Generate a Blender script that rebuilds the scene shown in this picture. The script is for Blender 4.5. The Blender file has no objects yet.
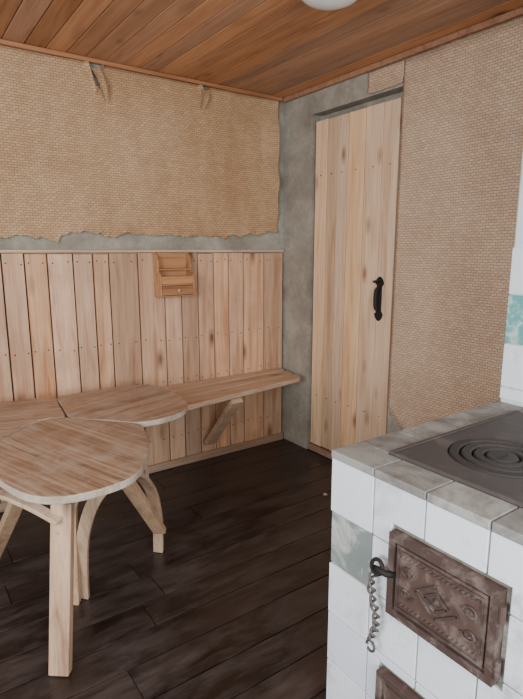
import bpy, math, random
from mathutils import Vector, Matrix, noise
random.seed(7)
H=1.35; CEIL=2.315; XB=2.23; YA=2.89
col=bpy.context.scene.collection

# ---------------------------------------------------------------- materials
def nt(name):
    m=bpy.data.materials.new(name); m.use_nodes=True
    n=m.node_tree; b=n.nodes['Principled BSDF']; return m,n,b
def ramp(n,stops):
    r=n.nodes.new('ShaderNodeValToRGB'); e=r.color_ramp.elements
    while len(e)<len(stops): e.new(0.5)
    for i,(p,c) in enumerate(stops):
        e[i].position=p; e[i].color=(c[0],c[1],c[2],1)
    return r
def mix(n,fac,a,b,mode='MIX'):
    m=n.nodes.new('ShaderNodeMix'); m.data_type='RGBA'; m.blend_type=mode
    for s,v in ((0,fac),(6,a),(7,b)):
        if hasattr(v,'is_output') : n.links.new(v,m.inputs[s])
        elif v is not None:
            m.inputs[s].default_value = v if s==0 else ((v[0],v[1],v[2],1))
    return m.outputs[2]
def noise_tex(n,vec,scale,detail=4,rough=.55,dist=0):
    t=n.nodes.new('ShaderNodeTexNoise'); t.inputs['Scale'].default_value=scale
    t.inputs['Detail'].default_value=detail; t.inputs['Roughness'].default_value=rough
    t.inputs['Distortion'].default_value=dist
    n.links.new(vec,t.inputs['Vector']); return t.outputs['Fac']
def mapping(n,vec,scale):
    m=n.nodes.new('ShaderNodeMapping'); m.inputs['Scale'].default_value=scale
    n.links.new(vec,m.inputs['Vector']); return m.outputs[0]
def bump(n,b,h,strength=.3,dist=.002):
    x=n.nodes.new('ShaderNodeBump'); x.inputs['Strength'].default_value=strength
    x.inputs['Distance'].default_value=dist
    n.links.new(h,x.inputs['Height']); n.links.new(x.outputs[0],b.inputs['Normal'])

def wood(name,dark,light,axis,knot=True,rough=.6,vary=.35,grime=None,grime_amt=.5,fine=1.0,knotcol=None,spec=.4,kd=1.0,sv=.08,gscale=3.2,grough=None,gstretch=None):
    m,n,b=nt(name)
    tc=n.nodes.new('ShaderNodeTexCoord'); at=n.nodes.new('ShaderNodeAttribute'); at.attribute_name='tint'
    mul=n.nodes.new('ShaderNodeVectorMath'); mul.operation='MULTIPLY'; mul.inputs[1].default_value=(17,11,23)
    n.links.new(at.outputs['Color'],mul.inputs[0])
    ad=n.nodes.new('ShaderNodeVectorMath'); ad.operation='ADD'
    n.links.new(tc.outputs['Object'],ad.inputs[0]); n.links.new(mul.outputs[0],ad.inputs[1])
    v=ad.outputs[0]
    s=[22,22,22]; s[axis]=1.6
    g1=noise_tex(n,mapping(n,v,[q*fine for q in s]),1,5,.6,.8)
    s2=[140,140,140]; s2[axis]=4
    g2=noise_tex(n,mapping(n,v,s2),1,3,.6)
    c=ramp(n,[(.30,dark),(.48,[(a+b_*2)/3 for a,b_ in zip(dark,light)]),(.66,light)])
    n.links.new(g1,c.inputs[0]); out=c.outputs[0]
    f=ramp(n,[(.35,(.80,.77,.74)),(.6,(1,1,1))]); n.links.new(g2,f.inputs[0])
    out=mix(n,.8,out,f.outputs[0],'MULTIPLY')
    if knot:
        s3=[6.5,6.5,6.5]; s3[axis]=2.6
        vo=n.nodes.new('ShaderNodeTexVoronoi'); vo.inputs['Scale'].default_value=1
        n.links.new(mapping(n,v,s3),vo.inputs['Vector'])
        k=ramp(n,[(.04*kd,(1,1,1)),(.075*kd,(.6,.6,.6)),(.16*kd,(0,0,0))]); n.links.new(vo.outputs['Distance'],k.inputs[0])
        out=mix(n,k.outputs[0],out,knotcol or [d*.4 for d in dark])
    mr=n.nodes.new('ShaderNodeMapRange'); mr.inputs[3].default_value=1-vary; mr.inputs[4].default_value=1+vary*.35
    n.links.new(at.outputs['Fac'],mr.inputs[0])
    fr=n.nodes.new('ShaderNodeMath'); fr.operation='MULTIPLY'; fr.inputs[1].default_value=7.31; n.links.new(at.outputs['Fac'],fr.inputs[0])
    f2=n.nodes.new('ShaderNodeMath'); f2.operation='FRACT'; n.links.new(fr.outputs[0],f2.inputs[0])
    ms=n.nodes.new('ShaderNodeMapRange'); ms.inputs[3].default_value=1-sv*1.5; ms.inputs[4].default_value=1+sv; n.links.new(f2.outputs[0],ms.inputs[0])
    hs=n.nodes.new('ShaderNodeHueSaturation'); n.links.new(out,hs.inputs['Color']); n.links.new(mr.outputs[0],hs.inputs['Value']); n.links.new(ms.outputs[0],hs.inputs['Saturation'])
    out=hs.outputs[0]
    b.inputs['Roughness'].default_value=rough
    if grime:
        gv=mapping(n,v,gstretch) if gstretch else tc.outputs['Object']
        gn=noise_tex(n,gv,gscale,7,.68,.3)
        gr=ramp(n,[(.42,(0,0,0)),(.68,(grime_amt,)*3)]); n.links.new(gn,gr.inputs[0])
        out=mix(n,gr.outputs[0],out,grime)
        if grough:
            rr=n.nodes.new('ShaderNodeMapRange'); rr.inputs[1].default_value=.4; rr.inputs[2].default_value=.65
            rr.inputs[3].default_value=rough; rr.inputs[4].default_value=grough
            n.links.new(gn,rr.inputs[0]); n.links.new(rr.outputs[0],b.inputs['Roughness'])
    n.links.new(out,b.inputs['Base Color'])
    b.inputs['Specular IOR Level'].default_value=spec
    bump(n,b,g2,.25,.001)
    return m

def plaster(name,c1,c2,c3,scale=3,rough=.9,bs=.6):
    m,n,b=nt(name); tc=n.nodes.new('ShaderNodeTexCoord')
    a=noise_tex(n,tc.outputs['Object'],scale,8,.65,.4)
    r=ramp(n,[(.3,c1),(.5,c2),(.7,c3)]); n.links.new(a,r.inputs[0])
    d=noise_tex(n,tc.outputs['Object'],scale*12,5,.7)
    r2=ramp(n,[(.3,(.75,.75,.75)),(.6,(1,1,1))]); n.links.new(d,r2.inputs[0])
    n.links.new(mix(n,.7,r.outputs[0],r2.outputs[0],'MULTIPLY'),b.inputs['Base Color'])
    b.inputs['Roughness'].default_value=rough; bump(n,b,d,bs,.006); return m

def wallpaper(name,axis,lift=1.0,sat=1.0):
    m,n,b=nt(name); tc=n.nodes.new('ShaderNodeTexCoord')
    sp=n.nodes.new('ShaderNodeSeparateXYZ'); n.links.new(tc.outputs['Object'],sp.inputs[0])
    cb=n.nodes.new('ShaderNodeCombineXYZ'); n.links.new(sp.outputs[axis],cb.inputs[0]); n.links.new(sp.outputs[2],cb.inputs[1])
    wob=n.nodes.new('ShaderNodeTexNoise'); wob.inputs['Scale'].default_value=40
    n.links.new(cb.outputs[0],wob.inputs['Vector'])
    vm=n.nodes.new('ShaderNodeVectorMath'); vm.operation='MULTIPLY_ADD'; vm.inputs[1].default_value=(.009,.009,0)
    n.links.new(wob.outputs['Color'],vm.inputs[0]); n.links.new(cb.outputs[0],vm.inputs[2])
    br=n.nodes.new('ShaderNodeTexBrick'); n.links.new(vm.outputs[0],br.inputs['Vector'])
    br.inputs['Scale'].default_value=1; br.inputs['Brick Width'].default_value=.027; br.inputs['Row Height'].default_value=.0125
    br.inputs['Mortar Size'].default_value=.0026; br.inputs['Mortar Smooth'].default_value=1
    g=lambda c:(c[0]*lift,c[1]*lift,c[2]*lift,1)
    br.inputs['Color1'].default_value=g((.64,.445,.275)); br.inputs['Color2'].default_value=g((.53,.35,.20))
    br.inputs['Mortar'].default_value=g((.30,.18,.095))
    st=noise_tex(n,mapping(n,cb.outputs[0],(110,420,1)),1,3,.6)
    r=ramp(n,[(.35,(.78,.73,.66)),(.6,(1.05,1.03,1))]); n.links.new(st,r.inputs[0])
    o=mix(n,.9,br.outputs[0],r.outputs[0],'MULTIPLY')
    big=noise_tex(n,tc.outputs['Object'],1.6,5,.6)
    r3=ramp(n,[(.3,(.76,.69,.60)),(.65,(1,1,1))]); n.links.new(big,r3.inputs[0])
    o=mix(n,.9,o,r3.outputs[0],'MULTIPLY')
    hs=n.nodes.new('ShaderNodeHueSaturation'); hs.inputs['Saturation'].default_value=sat; n.links.new(o,hs.inputs['Color'])
    n.links.new(hs.outputs[0],b.inputs['Base Color']); b.inputs['Roughness'].default_value=.7
    b.inputs['Specular IOR Level'].default_value=.3
    inv=n.nodes.new('ShaderNodeMath'); inv.operation='SUBTRACT'; inv.inputs[0].default_value=1
    n.links.new(br.outputs['Fac'],inv.inputs[1]); bump(n,b,inv.outputs[0],.3,.001)
    return m

def glaze(name,c1,c2,dirt,amount=.5,rough=.25,scale=9,metal=0,lo=.5,hi=.72):
    m,n,b=nt(name); tc=n.nodes.new('ShaderNodeTexCoord')
    at=n.nodes.new('ShaderNodeAttribute'); at.attribute_name='tint'
    base=mix(n,at.outputs['Fac'],c1,c2)
    a=noise_tex(n,tc.outputs['Object'],scale,8,.7,.6)
    r=ramp(n,[(lo,(0,0,0)),(hi,(amount,)*3)]); n.links.new(a,r.inputs[0])
    n.links.new(mix(n,r.outputs[0],base,dirt),b.inputs['Base Color'])
    rr=n.nodes.new('ShaderNodeMapRange'); rr.inputs[3].default_value=rough; rr.inputs[4].default_value=min(1,rough+.5)
    n.links.new(a,rr.inputs[0]); n.links.new(rr.outputs[0],b.inputs['Roughness'])
    b.inputs['Metallic'].default_value=metal
    d=noise_tex(n,tc.outputs['Object'],scale*8,4,.7)
    bump(n,b,d,.25,.002); return m

M_wain=wood('pine_panel',(.50,.24,.12),(.82,.525,.325),2,vary=.32,grime=(.42,.255,.155),grime_amt=.45,kd=1.3)
M_ceil=wood('ceiling_pine',(.33,.145,.068),(.56,.285,.145),1,rough=.42,vary=.32)
M_trimc=wood('ceiling_batten',(.26,.11,.05),(.42,.20,.095),0,knot=False)
M_door=wood('door_pine',(.60,.35,.18),(.85,.60,.385),2,vary=.26,fine=.8,knotcol=(.34,.16,.075),kd=1.1)
M_bench=wood('bench_pine',(.50,.315,.195),(.76,.54,.365),0,vary=.15,grime=(.42,.31,.23),grime_amt=.55)
M_leg=wood('leg_pine',(.38,.225,.135),(.62,.425,.275),2,vary=.2)
M_bent=wood('bentwood',(.42,.26,.16),(.64,.46,.31),2,knot=False,rough=.4)
M_box=wood('varnished_pine',(.40,.175,.075),(.58,.31,.155),0,knot=False,rough=.45)
M_floor=wood('dark_floorboard',(.012,.008,.007),(.038,.024,.020),0,rough=.30,vary=.55,grime=(.12,.095,.088),grime_amt=.5,knot=False,spec=.5,gscale=1,grough=.55,gstretch=(3.5,11,5))
M_base=wood('base_rail',(.34,.20,.12),(.52,.34,.215),0,knot=False)
M_conc=plaster('grey_plaster',(.225,.20,.155),(.34,.31,.25),(.47,.44,.37),3.5)
M_dark=plaster('dark_gap',(.02,.015,.01),(.03,.022,.016),(.04,.03,.02))
M_wpA=wallpaper('weave_wallpaper_a',0,1.0,.98); M_wpB=wallpaper('weave_wallpaper_b',1,1.12,.76)
M_tile=glaze('white_glazed_tile',(.84,.88,.92),(.73,.79,.85),(.34,.34,.31),.8,.2,6,0,.52,.74)
M_tilegrey=glaze('chipped_grey_tile',(.22,.26,.24),(.20,.24,.23),(.62,.63,.58),.85,.6,11,0,.45,.62)
M_teal=glaze('teal_tile',(.13,.38,.38),(.17,.44,.42),(.55,.68,.63),.9,.3,26,0,.48,.62)
M_rim=glaze('worn_rim_tile',(.38,.38,.35),(.27,.28,.265),(.155,.14,.12),.95,.4,9,0,.4,.6)
M_mortar=plaster('stove_mortar',(.13,.12,.10),(.23,.22,.19),(.40,.39,.35),9)
M_iron=glaze('cast_iron_plate',(.085,.074,.069),(.065,.058,.055),(.18,.15,.135),.7,.45,7,.12)
M_ringi=glaze('cast_iron_ring',(.035,.032,.03),(.052,.047,.044),(.12,.09,.075),.5,.38,9,.2)
M_rust=glaze('rusty_iron',(.11,.066,.052),(.07,.045,.038),(.28,.225,.20),.9,.5,16,.3)
M_black=glaze('black_iron',(.012,.011,.010),(.02,.017,.014),(.05,.035,.03),.4,.45,20,.3)
M_white=glaze('whitewash',(.68,.73,.76),(.62,.68,.71),(.42,.47,.48),.6,.7,4)
M_steel=glaze('bare_wire',(.14,.125,.12),(.10,.09,.085),(.07,.05,.04),.6,.4,30,.6)
m,n,b=nt('opal_glass'); b.inputs['Base Color'].default_value=(.8,.82,.8,1); b.inputs['Roughness'].default_value=.15; M_opal=m
m,n,b=nt('paint_white'); b.inputs['Base Color'].default_value=(.6,.6,.58,1); M_wp=m
def laminate(name,ang):
    m,n,b=nt(name); tc=n.nodes.new('ShaderNodeTexCoord')
    mp=n.nodes.new('ShaderNodeMapping'); mp.inputs['Rotation'].default_value=(0,0,ang)
    n.links.new(tc.outputs['Object'],mp.inputs[0])
    a=noise_tex(n,mapping(n,mp.outputs[0],(75,2.2,1)),1,4,.6,.5)
    r=ramp(n,[(.33,(.19,.105,.062)),(.48,(.33,.21,.135)),(.62,(.47,.33,.225))]); n.links.new(a,r.inputs[0])
    w=noise_tex(n,mapping(n,mp.outputs[0],(14,1.5,1)),1,5,.6,1.2)
    r2=ramp(n,[(.35,(.70,.63,.57)),(.6,(1,1,1))]); n.links.new(w,r2.inputs[0])
    o=mix(n,.9,r.outputs[0],r2.outputs[0],'MULTIPLY')
    g=noise_tex(n,tc.outputs['Object'],5.5,9,.78,.5)
    r3=ramp(n,[(.45,(0,0,0)),(.68,(.55,)*3)]); n.links.new(g,r3.inputs[0])
    o=mix(n,r3.outputs[0],o,(.52,.475,.43))
    n.links.new(o,b.inputs['Base Color']); b.inputs['Roughness'].default_value=.36
    return m
M_lam=laminate('veneer_near',-.32); M_lam2=laminate('veneer_side',1.25); M_lam3=laminate('veneer_far',-1.3)
M_edge=plaster('worn_edge_band',(.30,.235,.165),(.50,.42,.33),(.66,.60,.51),8)

# ---------------------------------------------------------------- mesh builder
class MB:
    def __init__(s): s.v=[];s.f=[];s.mi=[];s.t=[]
    def add(s,vs,fs,mi=0,t=None):
        o=len(s.v); s.v+= [tuple(v) for v in vs]
        t=random.random() if t is None else t
        for f in fs: s.f.append([o+i for i in f]); s.mi.append(mi); s.t.append(t)
    def box(s,x0,x1,y0,y1,z0,z1,mi=0,t=None,M=None):
        vs=[Vector(p) for p in ((x0,y0,z0),(x1,y0,z0),(x1,y1,z0),(x0,y1,z0),(x0,y0,z1),(x1,y0,z1),(x1,y1,z1),(x0,y1,z1))]
        if M: vs=[M@v for v in vs]
        s.add(vs,[(0,3,2,1),(4,5,6,7),(0,1,5,4),(1,2,6,5),(2,3,7,6),(3,0,4,7)],mi,t)
    def beam(s,p0,p1,w,th,side,mi=0,t=None):
        p0=Vector(p0);p1=Vector(p1);d=(p1-p0).normalized()
        sd=Vector(side); sd=(sd-d*sd.dot(d)).normalized(); u=d.cross(sd)
        vs=[p+sd*a*w/2+u*b_*th/2 for p in (p0,p1) for a,b_ in ((-1,-1),(1,-1),(1,1),(-1,1))]
        s.add(vs,[(0,3,2,1),(4,5,6,7),(0,1,5,4),(1,2,6,5),(2,3,7,6),(3,0,4,7)],mi,t)
    def prism(s,poly,z0,z1,mi=0,mside=None,t=None,M=None):
        a=sum(poly[i][0]*poly[(i+1)%len(poly)][1]-poly[(i+1)%len(poly)][0]*poly[i][1] for i in range(len(poly)))
        if a<0: poly=poly[::-1]
        k=len(poly); vs=[Vector((p[0],p[1],z0)) for p in poly]+[Vector((p[0],p[1],z1)) for p in poly]
        if M: vs=[M@v for v in vs]
        t=random.random() if t is None else t
        o=len(s.v); s.v+=[tuple(v) for v in vs]
        s.f.append([o+i for i in range(k)][::-1]); s.mi.append(mi); s.t.append(t)
        s.f.append([o+k+i for i in range(k)]); s.mi.append(mi); s.t.append(t)
        for i in range(k):
            j=(i+1)%k; s.f.append([o+i,o+j,o+k+j,o+k+i]); s.mi.append(mi if mside is None else mside); s.t.append(t)
    def sweep(s,pts,side,w,th,mi=0,t=None):
        pts=[Vector(p) for p in pts]; side=Vector(side).normalized(); vs=[]
        for i,p in enumerate(pts):
            d=(pts[min(i+1,len(pts)-1)]-pts[max(i-1,0)]).normalized()
            sd=(side-d*side.dot(d)).normalized(); u=d.cross(sd)
            vs+=[p+sd*a*w/2+u*b_*th/2 for a,b_ in ((-1,-1),(1,-1),(1,1),(-1,1))]
        fs=[]
        for i in range(len(pts)-1):
            for k in range(4):
                a=i*4+k;b_=i*4+(k+1)%4; fs.append((a,b_,b_+4,a+4))
        fs.append((0,3,2,1)); q=(len(pts)-1)*4; fs.append((q,q+1,q+2,q+3))
        s.add(vs,fs,mi,t)
    def tube(s,pts,r,mi=0,seg=8,t=None):
        pts=[Vector(p) for p in pts]; vs=[]
        d=(pts[1]-pts[0]).normalized(); u=d.orthogonal().normalized()
        for i,p in enumerate(pts):
            d=(pts[min(i+1,len(pts)-1)]-pts[max(i-1,0)]).normalized()
            u=(u-d*u.dot(d)).normalized(); w=d.cross(u)
            rr=r[i] if isinstance(r,(list,tuple)) else r
            vs+=[p+(u*math.cos(2*math.pi*k/seg)+w*math.sin(2*math.pi*k/seg))*rr for k in range(seg)]
        fs=[(i*seg+k,i*seg+(k+1)%seg,(i+1)*seg+(k+1)%seg,(i+1)*seg+k) for i in range(len(pts)-1) for k in range(seg)]
        fs.append(tuple(range(seg))[::-1]); fs.append(tuple((len(pts)-1)*seg+k for k in range(seg)))
        s.add(vs,fs,mi,t)
    def lathe(s,prof,c,mi=0,seg=48,t=None,axis='z',closed=False):
        vs=[]
        for r,z in prof:
            for k in range(seg):
                a=2*math.pi*k/seg
                p=(r*math.cos(a),r*math.sin(a),z) if axis=='z' else (z,r*math.cos(a),r*math.sin(a))
                vs.append(Vector(c)+Vector(p))
        m_=len(prof); rng=m_ if closed else m_-1
        fs=[(i*seg+k,i*seg+(k+1)%seg,((i+1)%m_)*seg+(k+1)%seg,((i+1)%m_)*seg+k) for i in range(rng) for k in range(seg)]
        s.add(vs,fs,mi,t)
    def obj(s,name,mats,bevel=0,smooth=False,parent=None,label=None,cat=None,kind=None,seg=2):
        me=bpy.data.meshes.new(name)
        me.from_pydata(s.v,[],s.f); me.update()
        for m_ in (mats if isinstance(mats,list) else [mats]): me.materials.append(m_)
        for p,mi in zip(me.polygons,s.mi): p.material_index=mi; p.use_smooth=smooth
        at=me.color_attributes.new('tint','FLOAT_COLOR','CORNER')
        for p,t in zip(me.polygons,s.t):
            for li in p.loop_indices: at.data[li].color=(t,t,t,1)
        import bmesh
        bm=bmesh.new(); bm.from_mesh(me); bmesh.ops.recalc_face_normals(bm,faces=bm.faces); bm.to_mesh(me); bm.free()
        o=bpy.data.objects.new(name,me); col.objects.link(o)
        if bevel:
            bv=o.modifiers.new('bevel','BEVEL'); bv.width=bevel; bv.segments=seg; bv.limit_method='ANGLE'; bv.angle_limit=math.radians(40)
        if parent: o.parent=parent
        if label: o['label']=label
        if cat: o['category']=cat
        if kind: o['kind']=kind
        return o
def empty(name,loc,label,cat):
    e=bpy.data.objects.new(name,None); e.empty_display_size=.1; e.location=loc; col.objects.link(e)
    e['label']=label; e['category']=cat; return e
def par(o,e):
    o.parent=e; o.matrix_parent_inverse=Matrix.Translation(e.location).inverted() if e.type=='EMPTY' else Matrix.Identity(4)
def cr(pts,n=8,closed=True):
    out=[];k=len(pts); P=[Vector((p[0],p[1],p[2] if len(p)>2 else 0)) for p in pts]
    for i in range(k if closed else k-1):
        g=lambda j: P[j%k] if closed else P[max(0,min(k-1,j))]
        p0,p1,p2,p3=g(i-1),g(i),g(i+1),g(i+2)
        for s_ in range(n):
            t=s_/n
            out.append(.5*((2*p1)+(-p0+p2)*t+(2*p0-5*p1+4*p2-p3)*t*t+(-p0+3*p1-3*p2+p3)*t**3))
    if not closed: out.append(P[-1])
    return out

# ---------------------------------------------------------------- room shell
XL=-1.7; YN=-1.4
b=MB(); y=YN
b.box(XL,XB+.15,YN,YA+.15,-.06,-.022,1,.1)
while y<YA+.02:
    w=random.choice((.135,.14,.15)); x=XL
    while x<XB:
        L=random.uniform(1.6,3.2); x1=min(x+L,XB)
        b.box(x,x1-.003,y,min(y+w-.005,YA),-.022,random.uniform(-.002,0)); x=x1
    y+=w
b.obj('floor',[M_floor,M_dark],.002,kind='structure',label='dark worn stained wooden plank floor')
b=MB(); x=XL
b.box(XL,XB+.15,YN,YA+.15,CEIL+.02,CEIL+.06,1,.1)
while x<XB:
    w=.098; b.box(x,min(x+w-.004,XB),YN,YA,CEIL,CEIL+.02); x+=w
b.obj('ceiling',[M_ceil,M_dark],.003,kind='structure',label='varnished orange-brown pine board ceiling')
b=MB(); b.box(XL,XB+.15,YA,YA+.15,0,CEIL)
b.obj('wall_back',M_conc,kind='structure',label='rough grey plaster wall under torn wallpaper')
OY0,OY1,OZ=1.90,2.60,2.165
b=MB()
b.box(XB,XB+.15,OY1,YA,0,CEIL); b.box(XB,XB+.15,YN,OY0,0,CEIL); b.box(XB,XB+.15,OY0,OY1,OZ,CEIL)
b.box(XB+.075,XB+.15,OY0,OY1,0,OZ)
b.obj('wall_right',M_conc,kind='structure',label='grey plaster wall with door opening')
b=MB(); b.box(XB-.028,XB-.002,YN,YA-.03,CEIL-.028,CEIL-.001); b.obj('trim_1',M_trimc,.004,kind='structure',label='thin brown ceiling batten')
b=MB(); b.box(XL,XB-.03,YA-.03,YA-.004,CEIL-.022,CEIL-.001); b.obj('trim_2',M_trimc,.004,kind='structure',label='thin brown ceiling batten')
b=MB(); b.box(XB+.01,XB+.06,OY0+.002,OY1-.002,0.0,.045,t=.2); b.obj('trim_3',M_base,.003,kind='structure',label='low wooden door threshold')

# wallpaper sheets
def sheet(name,mat,axis,fixed,us,bot,top,rows,off,label):
    vs=[];fs=[]
    for u in us:
        z0,z1=bot(u),top(u)
        for r in range(rows+1):
            z=z0+(z1-z0)*r/rows; d=off(u,z,z-z0,z1-z)
            vs.append((u,fixed-d,z) if axis==0 else (fixed-d,u,z))
    for i in range(len(us)-1):
        for r in range(rows):
            a=i*(rows+1)+r; fs.append((a,a+rows+1,a+rows+2,a+1))
    q=MB(); q.add(vs,fs,0,.5)
    o=q.obj(name,mat,smooth=True,label=label,cat='wallpaper')
    so=o.modifiers.new('thickness','SOLIDIFY'); so.thickness=.0012; so.offset=0
    return o
def nz(x,s=1,k=0): return noise.noise(Vector((x*s,k*3.7,k*1.3)))
def botA(x):
    z=1.428+.018*nz(x,4,1)+.022*nz(x,15,2)+.012*nz(x,45,3)
    if x>1.7: z+=.02*min(1,(x-1.7)/.3)
    if x<.75: z-=.02
    return z
def topA(x):
    z=CEIL-.024
    for c,w,d in ((.985,.035,.13),(1.63,.02,.06)):
        q=abs(x-c)/w
        if q<1: z-=d*(1-q)
    return z
usA=[XL+.02+i*.01 for i in range(int((2.16-XL-.02)/.01))]+[2.165,2.172]
def offA(u,z,db,dt):
    d=.004+.003*(1+nz(u,4,9)*nz(z,4,8))
    d+=.006*(1+noise.noise(Vector((u*5,z*3,4))))+.005*noise.noise(Vector((u*11,z*5,9)))
    d+=.022*max(0,1-db/.06)**2*(.5+nz(u,8,5))
    d+=.02*max(0,1-dt/.03)*(1 if abs(u-.985)<.05 or abs(u-1.63)<.03 else 0)
    if u>2.05: d+=.024*((u-2.05)/.12)*(.6+nz(z,7,4))
    return max(d,.003)
wpa=sheet('wallpaper',M_wpA,0,YA,usA,botA,topA,48,offA,'beige basket-weave wallpaper with ragged torn lower edge')
for c,l,dx in ((.985,.16,.05),(1.63,.12,-.03)):
    q=MB(); vs=[];k=12
    for i in range(k+1):
        t=i/k; z=CEIL-.045-l*t; w=.05*(1-t)**.7+.004
        for a in (-1,0,1):
            vs.append((c+dx*t+a*w/2, YA-.018-.035*math.sin(t*2.6)-.012*abs(a)*(1-t), z))
    fs=[(i*3+j,i*3+j+1,i*3+j+4,i*3+j+3) for i in range(k) for j in range(2)]
    q.add(vs,fs,0,.5); o=q.obj('torn_flap',M_wpA,smooth=True); o.parent=wpa
usB=[.99+i*.01 for i in range(int((1.89-.99)/.01)+1)]+[1.895]
def botB(y):
    z=.33+.02*nz(y,8,3)
    if y>1.70: z+=(y-1.70)*.7+.04*nz(y,30,2)
    return z
def offB(u,z,db,dt): return .0035+.003*(1+noise.noise(Vector((u*4,z*4,2))))+.01*max(0,1-db/.04)**2
sheet('wallpaper',M_wpB,1,XB,usB,botB,lambda y:CEIL-.03+.004*nz(y,30,2),40,offB,'beige basket-weave wallpaper beside the plank door')
usC=[1.897+i*.01 for i in range(25)]
sheet('wallpaper',M_wpB,1,XB,usC,lambda y:OZ+.008+.006*nz(y,30,2)+.05*max(0,(y-2.06)),lambda y:CEIL-.03,8,offB,'strip of beige basket-weave wallpaper above the door')

# ---------------------------------------------------------------- wainscot
edges=[2.215,2.055,1.891,1.778,1.668,1.555,1.441,1.331,1.171,1.003,.915,.81,.679,.569,.464]
x=.464
while x>XL+.1: x-=random.choice((.11,.12,.14)); edges.append(x)
b=MB(); b.box(edges[-1],2.215,YA-.006,YA-.001,.03,1.33,1,.1)
for e1,e0 in zip(edges[:-1],edges[1:]):
    f=YA-.024-random.uniform(0,.004)
    b.box(e0+.0038,e1-.0038,f,YA-.006,.035,1.335-random.uniform(0,.008),0)
    for z in (1.285,.82,.56,.2):
        for fx in (.2,.8):
            xx=e0+(e1-e0)*fx+random.uniform(-.006,.006); zz=z+random.uniform(-.01,.01)
            b.lathe([(.0001,-.0008),(.0045,-.0008),(.005,.001)],(0,0,0),1,8,.1)
            for vi in range(len(b.v)-24,len(b.v)):
                px,py,pz=b.v[vi]; b.v[vi]=(xx+px,f+pz,zz+py)
b.obj('trim_4',[M_wain,M_dark],.0025,kind='structure',label='vertical pine board wall panelling')
b=MB(); b.box(edges[-1],2.215,YA-.036,YA-.002,1.337,1.352); b.obj('trim_5',M_bench,.003,kind='structure',label='narrow wooden cap on panelling')
b=MB(); b.box(edges[-1],2.215,YA-.046,YA-.030,.001,.05); b.obj('baseboard_back',M_base,.004,kind='structure',label='plain pine baseboard strip')

# ---------------------------------------------------------------- door
de=[1.918,2.03,2.16,2.29,2.385,2.47,2.578]
b=MB(); b.box(XB+.0362,XB+.0385,1.92,2.576,.056,2.11,1,.1)
for a,c in zip(de[:-1],de[1:]):
    b.box(XB+.008+random.uniform(0,.005),XB+.036,a+.0024,c-.0024,.055+random.uniform(0,.006),2.12-random.uniform(0,.010))
for zz in (.35,1.75): b.box(XB+.039,XB+.059,1.95,2.55,zz,zz+.1)
for zz in (.40,1.80):
    for a,c in zip(de[:-1],de[1:]):
        b.box(XB+.0070,XB+.014,(a+c)/2-.003,(a+c)/2+.003,zz-.003,zz+.003,1,.1)
door=b.obj('door_1',[M_door,M_dark],.002,kind='structure',label='unpainted vertical pine plank door')
hy=2.008; hx=XB+.008
b=MB()
pl=cr([(-.014,-.11),(-.020,-.085),(-.012,-.065),(-.012,.0),(-.012,.065),(-.020,.085),(-.014,.11),(0,.125),(.014,.11),(.020,.085),(.012,.065),(.012,-.065),(.020,-.085),(.014,-.11),(0,-.125)],4)
Mx=Matrix(((0,0,1,0),(1,0,0,0),(0,1,0,0),(0,0,0,1)))
Mh=Matrix.Translation((hx-.005,hy,1.08))@Mx
b.prism([(p.x*1.5,p.y) for p in pl],0,.005,M=Mh)
g=[(hx-.002,hy+.003,1.14),(hx-.016,hy+.003,1.137),(hx-.027,hy+.003,1.12),(hx-.030,hy+.003,1.08),(hx-.027,hy+.003,1.04),(hx-.016,hy+.003,1.023),(hx-.002,hy+.003,1.02)]
b.tube([tuple(p) for p in cr(g,6,False)],.011,seg=10)
b.tube([(hx-.004,hy,1.175),(hx-.026,hy,1.18),(hx-.030,hy+.022,1.176)],.007)
h=b.obj('door_handle',M_black,.001,smooth=False,label='black iron pull handle on long plate'); h.parent=door

# ---------------------------------------------------------------- bench
E=empty('wall_bench',(1.2,2.7,0),'pale pine plank bench fixed along panelled wall','bench')
b=MB(); fr=lambda x:2.40+(x-1.2)*.149
x0,x1=-.9,2.195
def yl(x,k): 
    f=2.40 if x<1.2 else fr(x)
    return f+(YA-.03-f)*k
ks=[0,.36,.69,1]
for k0,k1 in zip(ks[:-1],ks[1:]):
    e=.004
    xe=2.135+.06*k0; xe2=2.135+.06*k1
    b.prism([(x0,yl(x0,k0)+e),(1.2,yl(1.2,k0)+e),(xe-.03,yl(xe,k0)+e),(xe,yl(xe,k0)+.02+e),(xe2,yl(xe2,k1)),(1.2,yl(1.2,k1)),(x0,yl(x0,k1))],.507,.535)
par(b.obj('bench_seat',M_bench,.004),E)
for bx in (1.58,.2):
    b=MB(); b.beam((bx,2.80,.13),(bx,2.47,.49),.075,.03,(1,0,0) ); par(b.obj('brace',M_bench,.003,label='diagonal pine brace'),E)
b=MB(); b.box(x0,2.2,YA-.07,YA-.028,.462,.506); par(b.obj('wall_cleat',M_bench,.003),E)

# ---------------------------------------------------------------- letter box
bx0,bx1=1.262,1.48; by=YA-.0285
E=empty('letter_rack',(1.39,by,1.08),'small varnished pine letter rack with drawer on panelling','wall rack')
def sidepoly():
    return [tuple(p)[:2] for p in [Vector(q) for q in ((0,0),(.09,0),(.095,.01),(.095,.115),(.082,.13),(.06,.15),(.06,.175),(.055,.215),(.04,.24),(.02,.255),(0,.26))]]
for sx in (bx0,bx1-.01):
    b=MB(); Ms=Matrix(((0,0,1,sx),(-1,0,0,by),(0,1,0,1.08),(0,0,0,1)))
    b.prism(sidepoly(),0,.01,M=Ms); par(b.obj('side_panel',M_box,.002),E)
b=MB(); b.box(bx0+.01,bx1-.01,by-.008,by,1.08,1.335); par(b.obj('back_panel',M_box,.001),E)
b=MB()
b.box(bx0+.011,bx1-.011,by-.092,by-.009,1.083,1.09); b.box(bx0+.011,bx1-.011,by-.092,by-.009,1.148,1.156)
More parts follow.
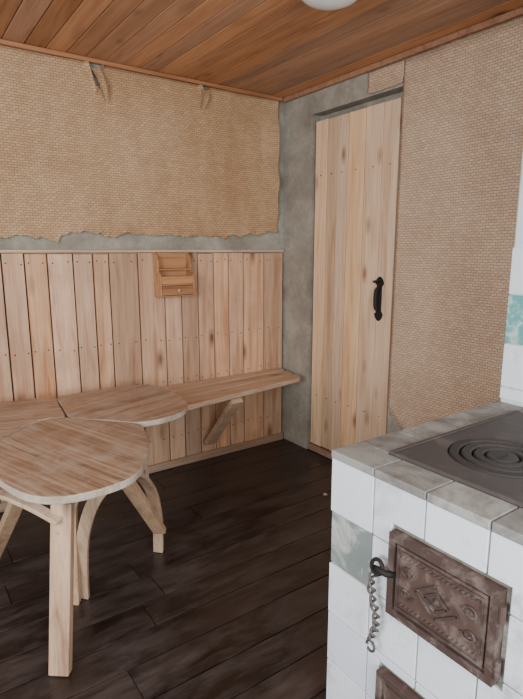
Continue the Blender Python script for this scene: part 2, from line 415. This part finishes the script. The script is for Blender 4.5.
b.box(bx0+.011,bx1-.011,by-.06,by-.009,1.235,1.243)
b.box(bx0+.011,bx1-.011,by-.094,by-.086,1.157,1.20)
par(b.obj('shelf',M_box,.001),E)
b=MB(); b.box(bx0+.013,bx1-.013,by-.098,by-.088,1.093,1.146)
dr=b.obj('drawer',M_box,.002); par(dr,E)
b=MB(); b.lathe([(.0001,-.016),(.008,-.014),(.009,-.008),(.004,-.004),(.004,0)],(0,0,0),0,14)
b.v=[((bx0+bx1)/2+p[0],by-.098+p[2],1.12+p[1]) for p in b.v]
k=b.obj('knob',M_edge,smooth=True); k.parent=dr

# ---------------------------------------------------------------- trefoil table
TZ=.64
T=empty('table',(.55,2.0,0),'low three-lobed veneered table with bentwood legs','table')
A=[(.215,1.75),(.255,1.60),(.32,1.515),(.423,1.484),(.555,1.505),(.645,1.595),(.70,1.69),(.745,1.81),(.775,1.90),(.787,1.972),(.765,2.02),(.68,2.115),(.585,2.222),(.55,2.26),(.475,2.272),(.40,2.22),(.285,2.115),(.225,2.03),(.20,1.90)]
Rp=[(.598,2.225),(.70,2.12),(.79,2.02),(.86,2.005),(.93,2.01),(1.01,2.04),(1.075,2.11),(1.115,2.22),(1.13,2.36),(1.12,2.50),(1.075,2.585),(.97,2.63),(.838,2.635),(.71,2.625),(.615,2.60),(.60,2.46),(.582,2.30)]
Lp=[(.47,2.285),(.555,2.275),(.572,2.32),(.588,2.46),(.602,2.60),(.55,2.64),(.42,2.66),(.25,2.67),(.08,2.64),(-.03,2.52),(-.05,2.36),(0,2.2),(.1,2.12),(.2,2.09),(.27,2.12),(.38,2.22)]
for P_,mt,dz in ((A,M_lam,0),(Rp,M_lam2,-.002),(Lp,M_lam3,-.001)):
    b=MB(); b.prism([(p.x,p.y) for p in cr(P_,6)],TZ-.026+dz,TZ+dz,0,1)
    par(b.obj('table_top',[mt,M_edge],.0035,label='lobe-shaped brown wood-veneer top with pale edge band'),T)
b=MB()
b.beam((.36,1.60,.595),(.56,2.30,.595),.06,.036,(1,0,0)); b.beam((.50,2.20,.594),(1.02,2.34,.594),.06,.034,(0,1,0)); b.beam((.50,2.30,.593),(.05,2.42,.593),.06,.034,(0,1,0))
par(b.obj('under_rail',M_leg,.003),T)
b=MB(); b.beam((.318,1.575,0.002),(.372,1.60,.575),.066,.036,(.81,-.58,0)); par(b.obj('leg',M_leg,.004),T)
b=MB(); b.beam((.345,1.60,.47),(.44,1.66,.576),.04,.02,(.3,-.8,.3)); par(b.obj('brace',M_leg,.002),T)
b=MB(); b.beam((.86,1.985,.13),(.60,1.72,.575),.055,.026,(.7,-.7,.2)); par(b.obj('brace',M_leg,.003),T)
b=MB(); b.beam((.214,2.33,.002),(.30,1.80,.572),.05,.028,(1,0,0)); par(b.obj('leg',M_leg,.003),T)
b=MB(); b.beam((.455,1.90,.002),(.44,1.78,.575),.045,.028,(.81,-.58,0)); par(b.obj('leg',M_leg,.003),T)
def arch(p,q,h,n=28,e=3.2):
    p=Vector(p);q=Vector(q);out=[]
    for i in range(n+1):
        a=math.pi*i/n; c=math.cos(a); s_=math.sin(a)
        X=math.copysign(abs(c)**(2/e),c); Z=abs(s_)**(2/e)
        m_=(p+q)/2+(p-q)/2*X; out.append((m_.x,m_.y,.002+(h-.002)*Z))
    return out
pts=[(.495,1.91,.002),(.487,1.87,.15),(.48,1.81,.30),(.487,1.75,.42),(.51,1.715,.50),(.555,1.705,.545),(.625,1.745,.545),(.70,1.815,.50),(.76,1.88,.43),(.815,1.94,.33),(.85,1.985,.20),(.866,2.02,.09),(.87,2.035,.002)]
b=MB(); b.sweep([tuple(v) for v in cr(pts,5,False)],(.75,-.66,0),.045,.018); par(b.obj('bentwood_leg',M_bent,.003,label='bent laminated wood hoop leg'),T)
pts=[(.352,1.572,.525),(.31,1.63,.550),(.27,1.70,.563),(.224,1.80,.560),(.15,1.93,.51),(.095,2.04,.37),(.065,2.10,.17),(.055,2.12,.002)]
b=MB(); b.sweep([tuple(v) for v in cr(pts,5,False)],(.85,.5,.1),.034,.016); par(b.obj('bentwood_leg',M_bent,.003),T)
p,q=(1.0,2.45,0),(.62,2.52,0)
b=MB(); b.sweep(arch(p,q,.57),(Vector(q)-Vector(p)).cross(Vector((0,0,1))),.04,.018); par(b.obj('bentwood_leg',M_bent,.003),T)

# ---------------------------------------------------------------- stove
SX,SY,SZ=.93,.98,.82; SX1=1.735; SYN=-.10
S=empty('tiled_stove',(1.35,.45,0),'white tiled masonry cooking stove with iron plate','stove')
b=MB(); b.box(SX+.008,SX1,SYN,SY-.010,0,SZ-.022); par(b.obj('body',M_mortar,.004),S)
D1=(.755,.475,.475,.69)
D2=(.775,.55,.08,.295)
def sub(rect,hole):
    y0,y1,z0,z1=rect; a0,a1,c0,c1=hole
    if y1<=a0 or y0>=a1 or z1<=c0 or z0>=c1: return [rect]
    out=[]
    if z1>c1: out.append((y0,y1,c1,z1))
    if z0<c0: out.append((y0,y1,z0,c0))
    zz0,zz1=max(z0,c0),min(z1,c1)
    if y0<a0: out.append((y0,a0,zz0,zz1))
    if y1>a1: out.append((a1,y1,zz0,zz1))
    return [r for r in out if r[1]-r[0]>.012 and r[3]-r[2]>.012]
b=MB(); rows=[(.797,.643),(.640,.487),(.484,.331),(.328,.175),(.172,.02)]
tw=.1545
for ri,(z1,z0) in enumerate(rows):
    y1=SY-.001; c=0
    while y1>SYN+.02:
        y0=max(y1-tw+.004,SYN)
        mi=1 if (ri,c) in ((1,0),(4,2)) else 0
        rs=[(y0,y1,z0,z1-.001)]
        for D in (D1,D2):
            hole=(D[1]-.012,D[0]+.010,D[2]-.012,D[3]+.010)
            rs=[q for r in rs for q in sub(r,hole)]
        dx=random.uniform(0,.0018)+(.004 if mi else 0); tt=random.random()
        for (a,c_,d,e_) in rs: b.box(SX+dx,SX+.012,a,c_,d,e_,mi,tt)
        y1-=tw; c+=1
    xx=SX+.013
    while xx<SX1-.02:
        b.box(xx,min(xx+tw-.003,SX1),SY-.012,SY,z0,z1,0); xx+=tw
par(b.obj('wall_tiles',[M_tile,M_tilegrey],.002,label='white glazed wall tiles, one chipped grey'),S)
b=MB()
PX0,PX1,PY0,PY1=1.035,1.66,.06,.872
y1=SY
while y1>SYN+.01:
    y0=max(y1-.155,SYN); b.box(SX-.004,PX0-.004,y0+.0015,y1-.0015,SZ-.022,SZ); y1-=.155
xx=PX0
while xx<SX1-.01:
    x2=min(xx+.155,SX1); b.box(xx-.001,x2-.004,PY1+.004,SY-.0015,SZ-.022,SZ-.001*random.random()); xx+=.155
y1=PY1
while y1>SYN+.01:
    y0=max(y1-.155,SYN); b.box(PX1+.004,SX1,y0+.0015,y1-.0015,SZ-.022,SZ); y1-=.155
b.box(PX0,PX1,SYN,PY0-.004,SZ-.022,SZ)
par(b.obj('rim_tiles',M_rim,.003,label='worn grey-green glazed rim tiles'),S)
BC=(1.25,.68); BR=.135
b=MB(); seg=64
circ=[(BC[0]+BR*math.cos(2*math.pi*k/seg),BC[1]+BR*math.sin(2*math.pi*k/seg)) for k in range(seg)]
def onrect(c):
    dx=c[0]-BC[0];dy=c[1]-BC[1];t=1e9
    if dx>1e-9:t=min(t,(PX1-BC[0])/dx)
    if dx<-1e-9:t=min(t,(PX0-BC[0])/dx)
    if dy>1e-9:t=min(t,(PY1-BC[1])/dy)
    if dy<-1e-9:t=min(t,(PY0-BC[1])/dy)
    return (BC[0]+dx*t,BC[1]+dy*t)
rect=[onrect(c) for c in circ]
for (cx,cy) in ((PX1,PY1),(PX0,PY1),(PX0,PY0),(PX1,PY0)):
    i=min(range(seg),key=lambda j:(rect[j][0]-cx)**2+(rect[j][1]-cy)**2); rect[i]=(cx,cy)
zt=SZ+.004; zb=SZ-.014
vs=[(c[0],c[1],zt) for c in circ]+[(c[0],c[1],zt) for c in rect]+[(c[0],c[1],zb) for c in circ]+[(c[0],c[1],zb) for c in rect]
fs=[]
for k in range(seg):
    j=(k+1)%seg
    fs+=[(k,j,seg+j,seg+k),(2*seg+k,3*seg+k,3*seg+j,2*seg+j),(k,2*seg+k,2*seg+j,j),(seg+k,seg+j,3*seg+j,3*seg+k)]
b.add(vs,fs,0,.5)
b.box(PX0,PX1,PY1-.012,PY1,zt,zt+.003,0,.2); b.box(PX0,PX0+.012,PY0,PY1-.012,zt,zt+.003,0,.2)
par(b.obj('cook_plate',M_iron,.0015,label='rust-stained cast iron hob plate'),S)
for ro,ri_ in ((.132,.106),(.101,.075),(.070,.045),(.040,.0002)):
    b=MB(); z=zt-.001
    b.lathe([(ri_,z-.008),(ro,z-.008),(ro,z-.002),(ro-.004,z+.003),(ri_+.004 if ri_>.01 else ri_,z+.003),(ri_,z-.002)],(BC[0],BC[1],0),0,64,.1+random.random()*.8,closed=True)
    if ri_<.01: b.box(BC[0]-.018,BC[0]+.018,BC[1]-.004,BC[1]+.004,z+.003,z+.007,0,.2)
    par(b.obj('burner_ring',M_ringi,label='concentric cast iron burner ring'),S)

def irondoor(D,x):
    yl_,yr,z0,z1=D; b=MB()
    b.box(x-.006,x+.010,yr,yl_,z0,z1,0,.3)
    t=.018
    for (a0,a1,c0,c1) in ((yr,yl_,z1-t,z1),(yr,yl_,z0,z0+t),(yr,yr+t,z0+t,z1-t),(yl_-t,yl_,z0+t,z1-t)):
        b.box(x-.016,x-.006,a0,a1,c0,c1,0,.6)
    return b
b=irondoor(D1,SX-.004)
x=SX-.004; yc=(D1[0]+D1[1])/2; zc=(D1[2]+D1[3])/2
b.box(x-.013,x-.006,D1[1]+.024,D1[0]-.024,D1[2]+.024,D1[3]-.024,0,.1)
for (a0,a1,c0,c1) in ((D1[1]+.03,D1[0]-.03,D1[3]-.036,D1[3]-.031),(D1[1]+.03,D1[0]-.03,D1[2]+.031,D1[2]+.036),(D1[1]+.03,D1[1]+.035,D1[2]+.036,D1[3]-.036),(D1[0]-.035,D1[0]-.03,D1[2]+.036,D1[3]-.036)):
    b.box(x-.0175,x-.013,a0,a1,c0,c1,0,.9)
def bead(yy,zz,r,hh=.005):
    b.lathe([(.0001,-hh),(r*.6,-hh*.8),(r,0)],(x-.013,yy,zz),0,10,.8,axis='x')
for i in range(17):
    yy=D1[1]+.044+i*(D1[0]-D1[1]-.088)/16
    bead(yy,D1[3]-.045,.005); bead(yy,D1[2]+.045,.005)
def bar(p,q,w=.007): b.beam((x-.0155,p[0],p[1]),(x-.0155,q[0],q[1]),.007,w,(1,0,0),0,.9)
for k_ in (.055,.030):
    kz=k_*.75
    P4=[(yc+k_,zc),(yc,zc+kz),(yc-k_,zc),(yc,zc-kz)]
    for i in range(4): bar(P4[i],P4[(i+1)%4])
for sg in (-1,1):
    for s2 in (-1,1):
        pts=[]
        for i in range(22):
            a=i*.45; r_=.004+.0011*i
            pts.append((x-.0145,yc+sg*(.082+r_*math.cos(a)*.7),zc+s2*(.026+r_*math.sin(a)*.55)))
        b.tube(pts,.0038,seg=6,t=.9)
bead(yc,zc,.012,.007)
od=b.obj('oven_door',M_rust,.001,label='rusty cast iron oven door with embossed diamond ornament'); par(od,S)
kids=[]
for zz in (D1[2]+.045,D1[3]-.045):
    b=MB(); b.tube([(x-.012,D1[1]-.006,zz-.02),(x-.012,D1[1]-.006,zz+.02)],.007,seg=10)
    kids.append(b.obj('hinge',M_rust))
b=MB()
b.tube([(x-.014,.735,.585),(x-.03,.745,.588),(x-.034,.765,.59),(x-.03,.785,.585)],[.008,.008,.009,.007],seg=10)
ring=[(x-.03+.004*math.sin(a),.775+.017*math.cos(a),.592+.017*math.sin(a)) for a in [i*2*math.pi/20 for i in range(21)]]
b.tube(ring,.005,seg=8)
la=b.obj('latch',M_black,smooth=True,label='black iron latch hook'); kids.append(la)
b=MB()
for ph in (0,math.pi):
    pts=[]
    for i in range(110):
        t=i/109; z=.578-.20*t; rr=.005+.004*math.sin(t*17)**2
        pts.append((x-.03+rr*math.cos(ph+t*30),.780+.010*math.sin(t*7)+rr*math.sin(ph+t*30),z))
    b.tube(pts,.0036,seg=6)
pts=[(x-.03,.785+.013*math.cos(a),.365+.014*math.sin(a)) for a in [i*2*math.pi/16 for i in range(15)]]
b.tube(pts,.0034,seg=6)
w=b.obj('wire',M_steel,smooth=True,label='twisted steel wire hanging from latch'); kids.append(w)
for o in kids: o.parent=od
b=irondoor(D2,SX-.004); b.box(SX-.016,SX-.01,D2[1]+.026,D2[0]-.026,D2[2]+.026,D2[3]-.026,0,.1)
par(b.obj('ash_door',M_rust,.001,label='small rusty iron ash door'),S)

# ---------------------------------------------------------------- chimney
C=empty('tiled_chimney',(2.0,.4,0),'whitewashed chimney stack with white and teal tiles','chimney')
CX=1.745; b=MB(); b.box(CX,XB-.010,SYN,SY-.002,0,CEIL-.032); par(b.obj('body',M_white,.006),C)
b=MB(); zr=[.83,.875,1.03,1.20,1.36]
for r_ in range(4):
    y1=SY-.004; c=0
    while y1>SYN+.02:
        y0=max(y1-(.152 if r_!=1 else .11),SYN)
        mi=1 if (r_==2 or (r_==3 and c%2==1)) else 0
        b.box(CX-.009,CX-.001,y0+.003,y1,zr[r_]+.002,zr[r_+1]-.002,mi); y1=y0; c+=1
par(b.obj('wall_tiles',[M_tile,M_teal],.002,label='white and teal glazed tiles'),C)

# ---------------------------------------------------------------- lamp
LX,LY=1.375,1.515
L=empty('ceiling_lamp',(LX,LY,CEIL),'round opal glass ceiling lamp','lamp')
b=MB(); b.lathe([(.0001,0),(.07,0),(.075,-.01),(.072,-.02),(.06,-.025),(.0001,-.025)],(LX,LY,CEIL-.001),0,40); par(b.obj('lamp_base',M_wp,smooth=True),L)
prof=[(.058,-.026)]+[(.115*math.sin(.6+(math.pi-.6)*i/16),-.068+.05*math.cos(.6+(math.pi-.6)*i/16)) for i in range(17)]
b=MB(); b.lathe(prof,(LX,LY,CEIL),0,48); par(b.obj('lamp_shade',M_opal,smooth=True),L)

b=MB(); b.prism([(p.x,p.y) for p in cr([(1.86,2.02),(1.875,2.03),(1.885,2.022),(1.88,2.008),(1.868,2.006)],3)],.0005,.004); b.obj('wood_chip',M_edge,label='small yellow wood chip lying on dark floor',cat='wood chip')

# ---------------------------------------------------------------- light
def area(name,loc,target,sx,sy,p,c):
    l=bpy.data.lights.new(name,'AREA'); l.shape='RECTANGLE'; l.size=sx; l.size_y=sy; l.energy=p; l.color=c
    o=bpy.data.objects.new(name,l); o.location=loc; o.rotation_euler=(Vector(target)-Vector(loc)).to_track_quat('-Z','Y').to_euler(); col.objects.link(o)
area('window_daylight',(-1.5,.15,1.5),(1.9,1.6,.9),1.1,1.1,76,(.94,.97,1))
area('window_daylight',(.2,-1.3,1.45),(1.3,2.8,1.1),1.2,1.1,66,(.94,.97,1))
w=bpy.data.worlds.new('world'); bpy.context.scene.world=w; w.use_nodes=True
w.node_tree.nodes['Background'].inputs[0].default_value=(.88,.93,1,1); w.node_tree.nodes['Background'].inputs[1].default_value=.6

# ---------------------------------------------------------------- camera
cd=bpy.data.cameras.new('camera'); co=bpy.data.objects.new('camera',cd); col.objects.link(co)
cd.sensor_fit='VERTICAL'; cd.sensor_height=36; cd.lens=36*522/699; cd.clip_start=.02
co.location=(0,0,H); co.rotation_euler=Vector((.5689,.8009,-.1872)).to_track_quat('-Z','Y').to_euler()
bpy.context.scene.camera=co
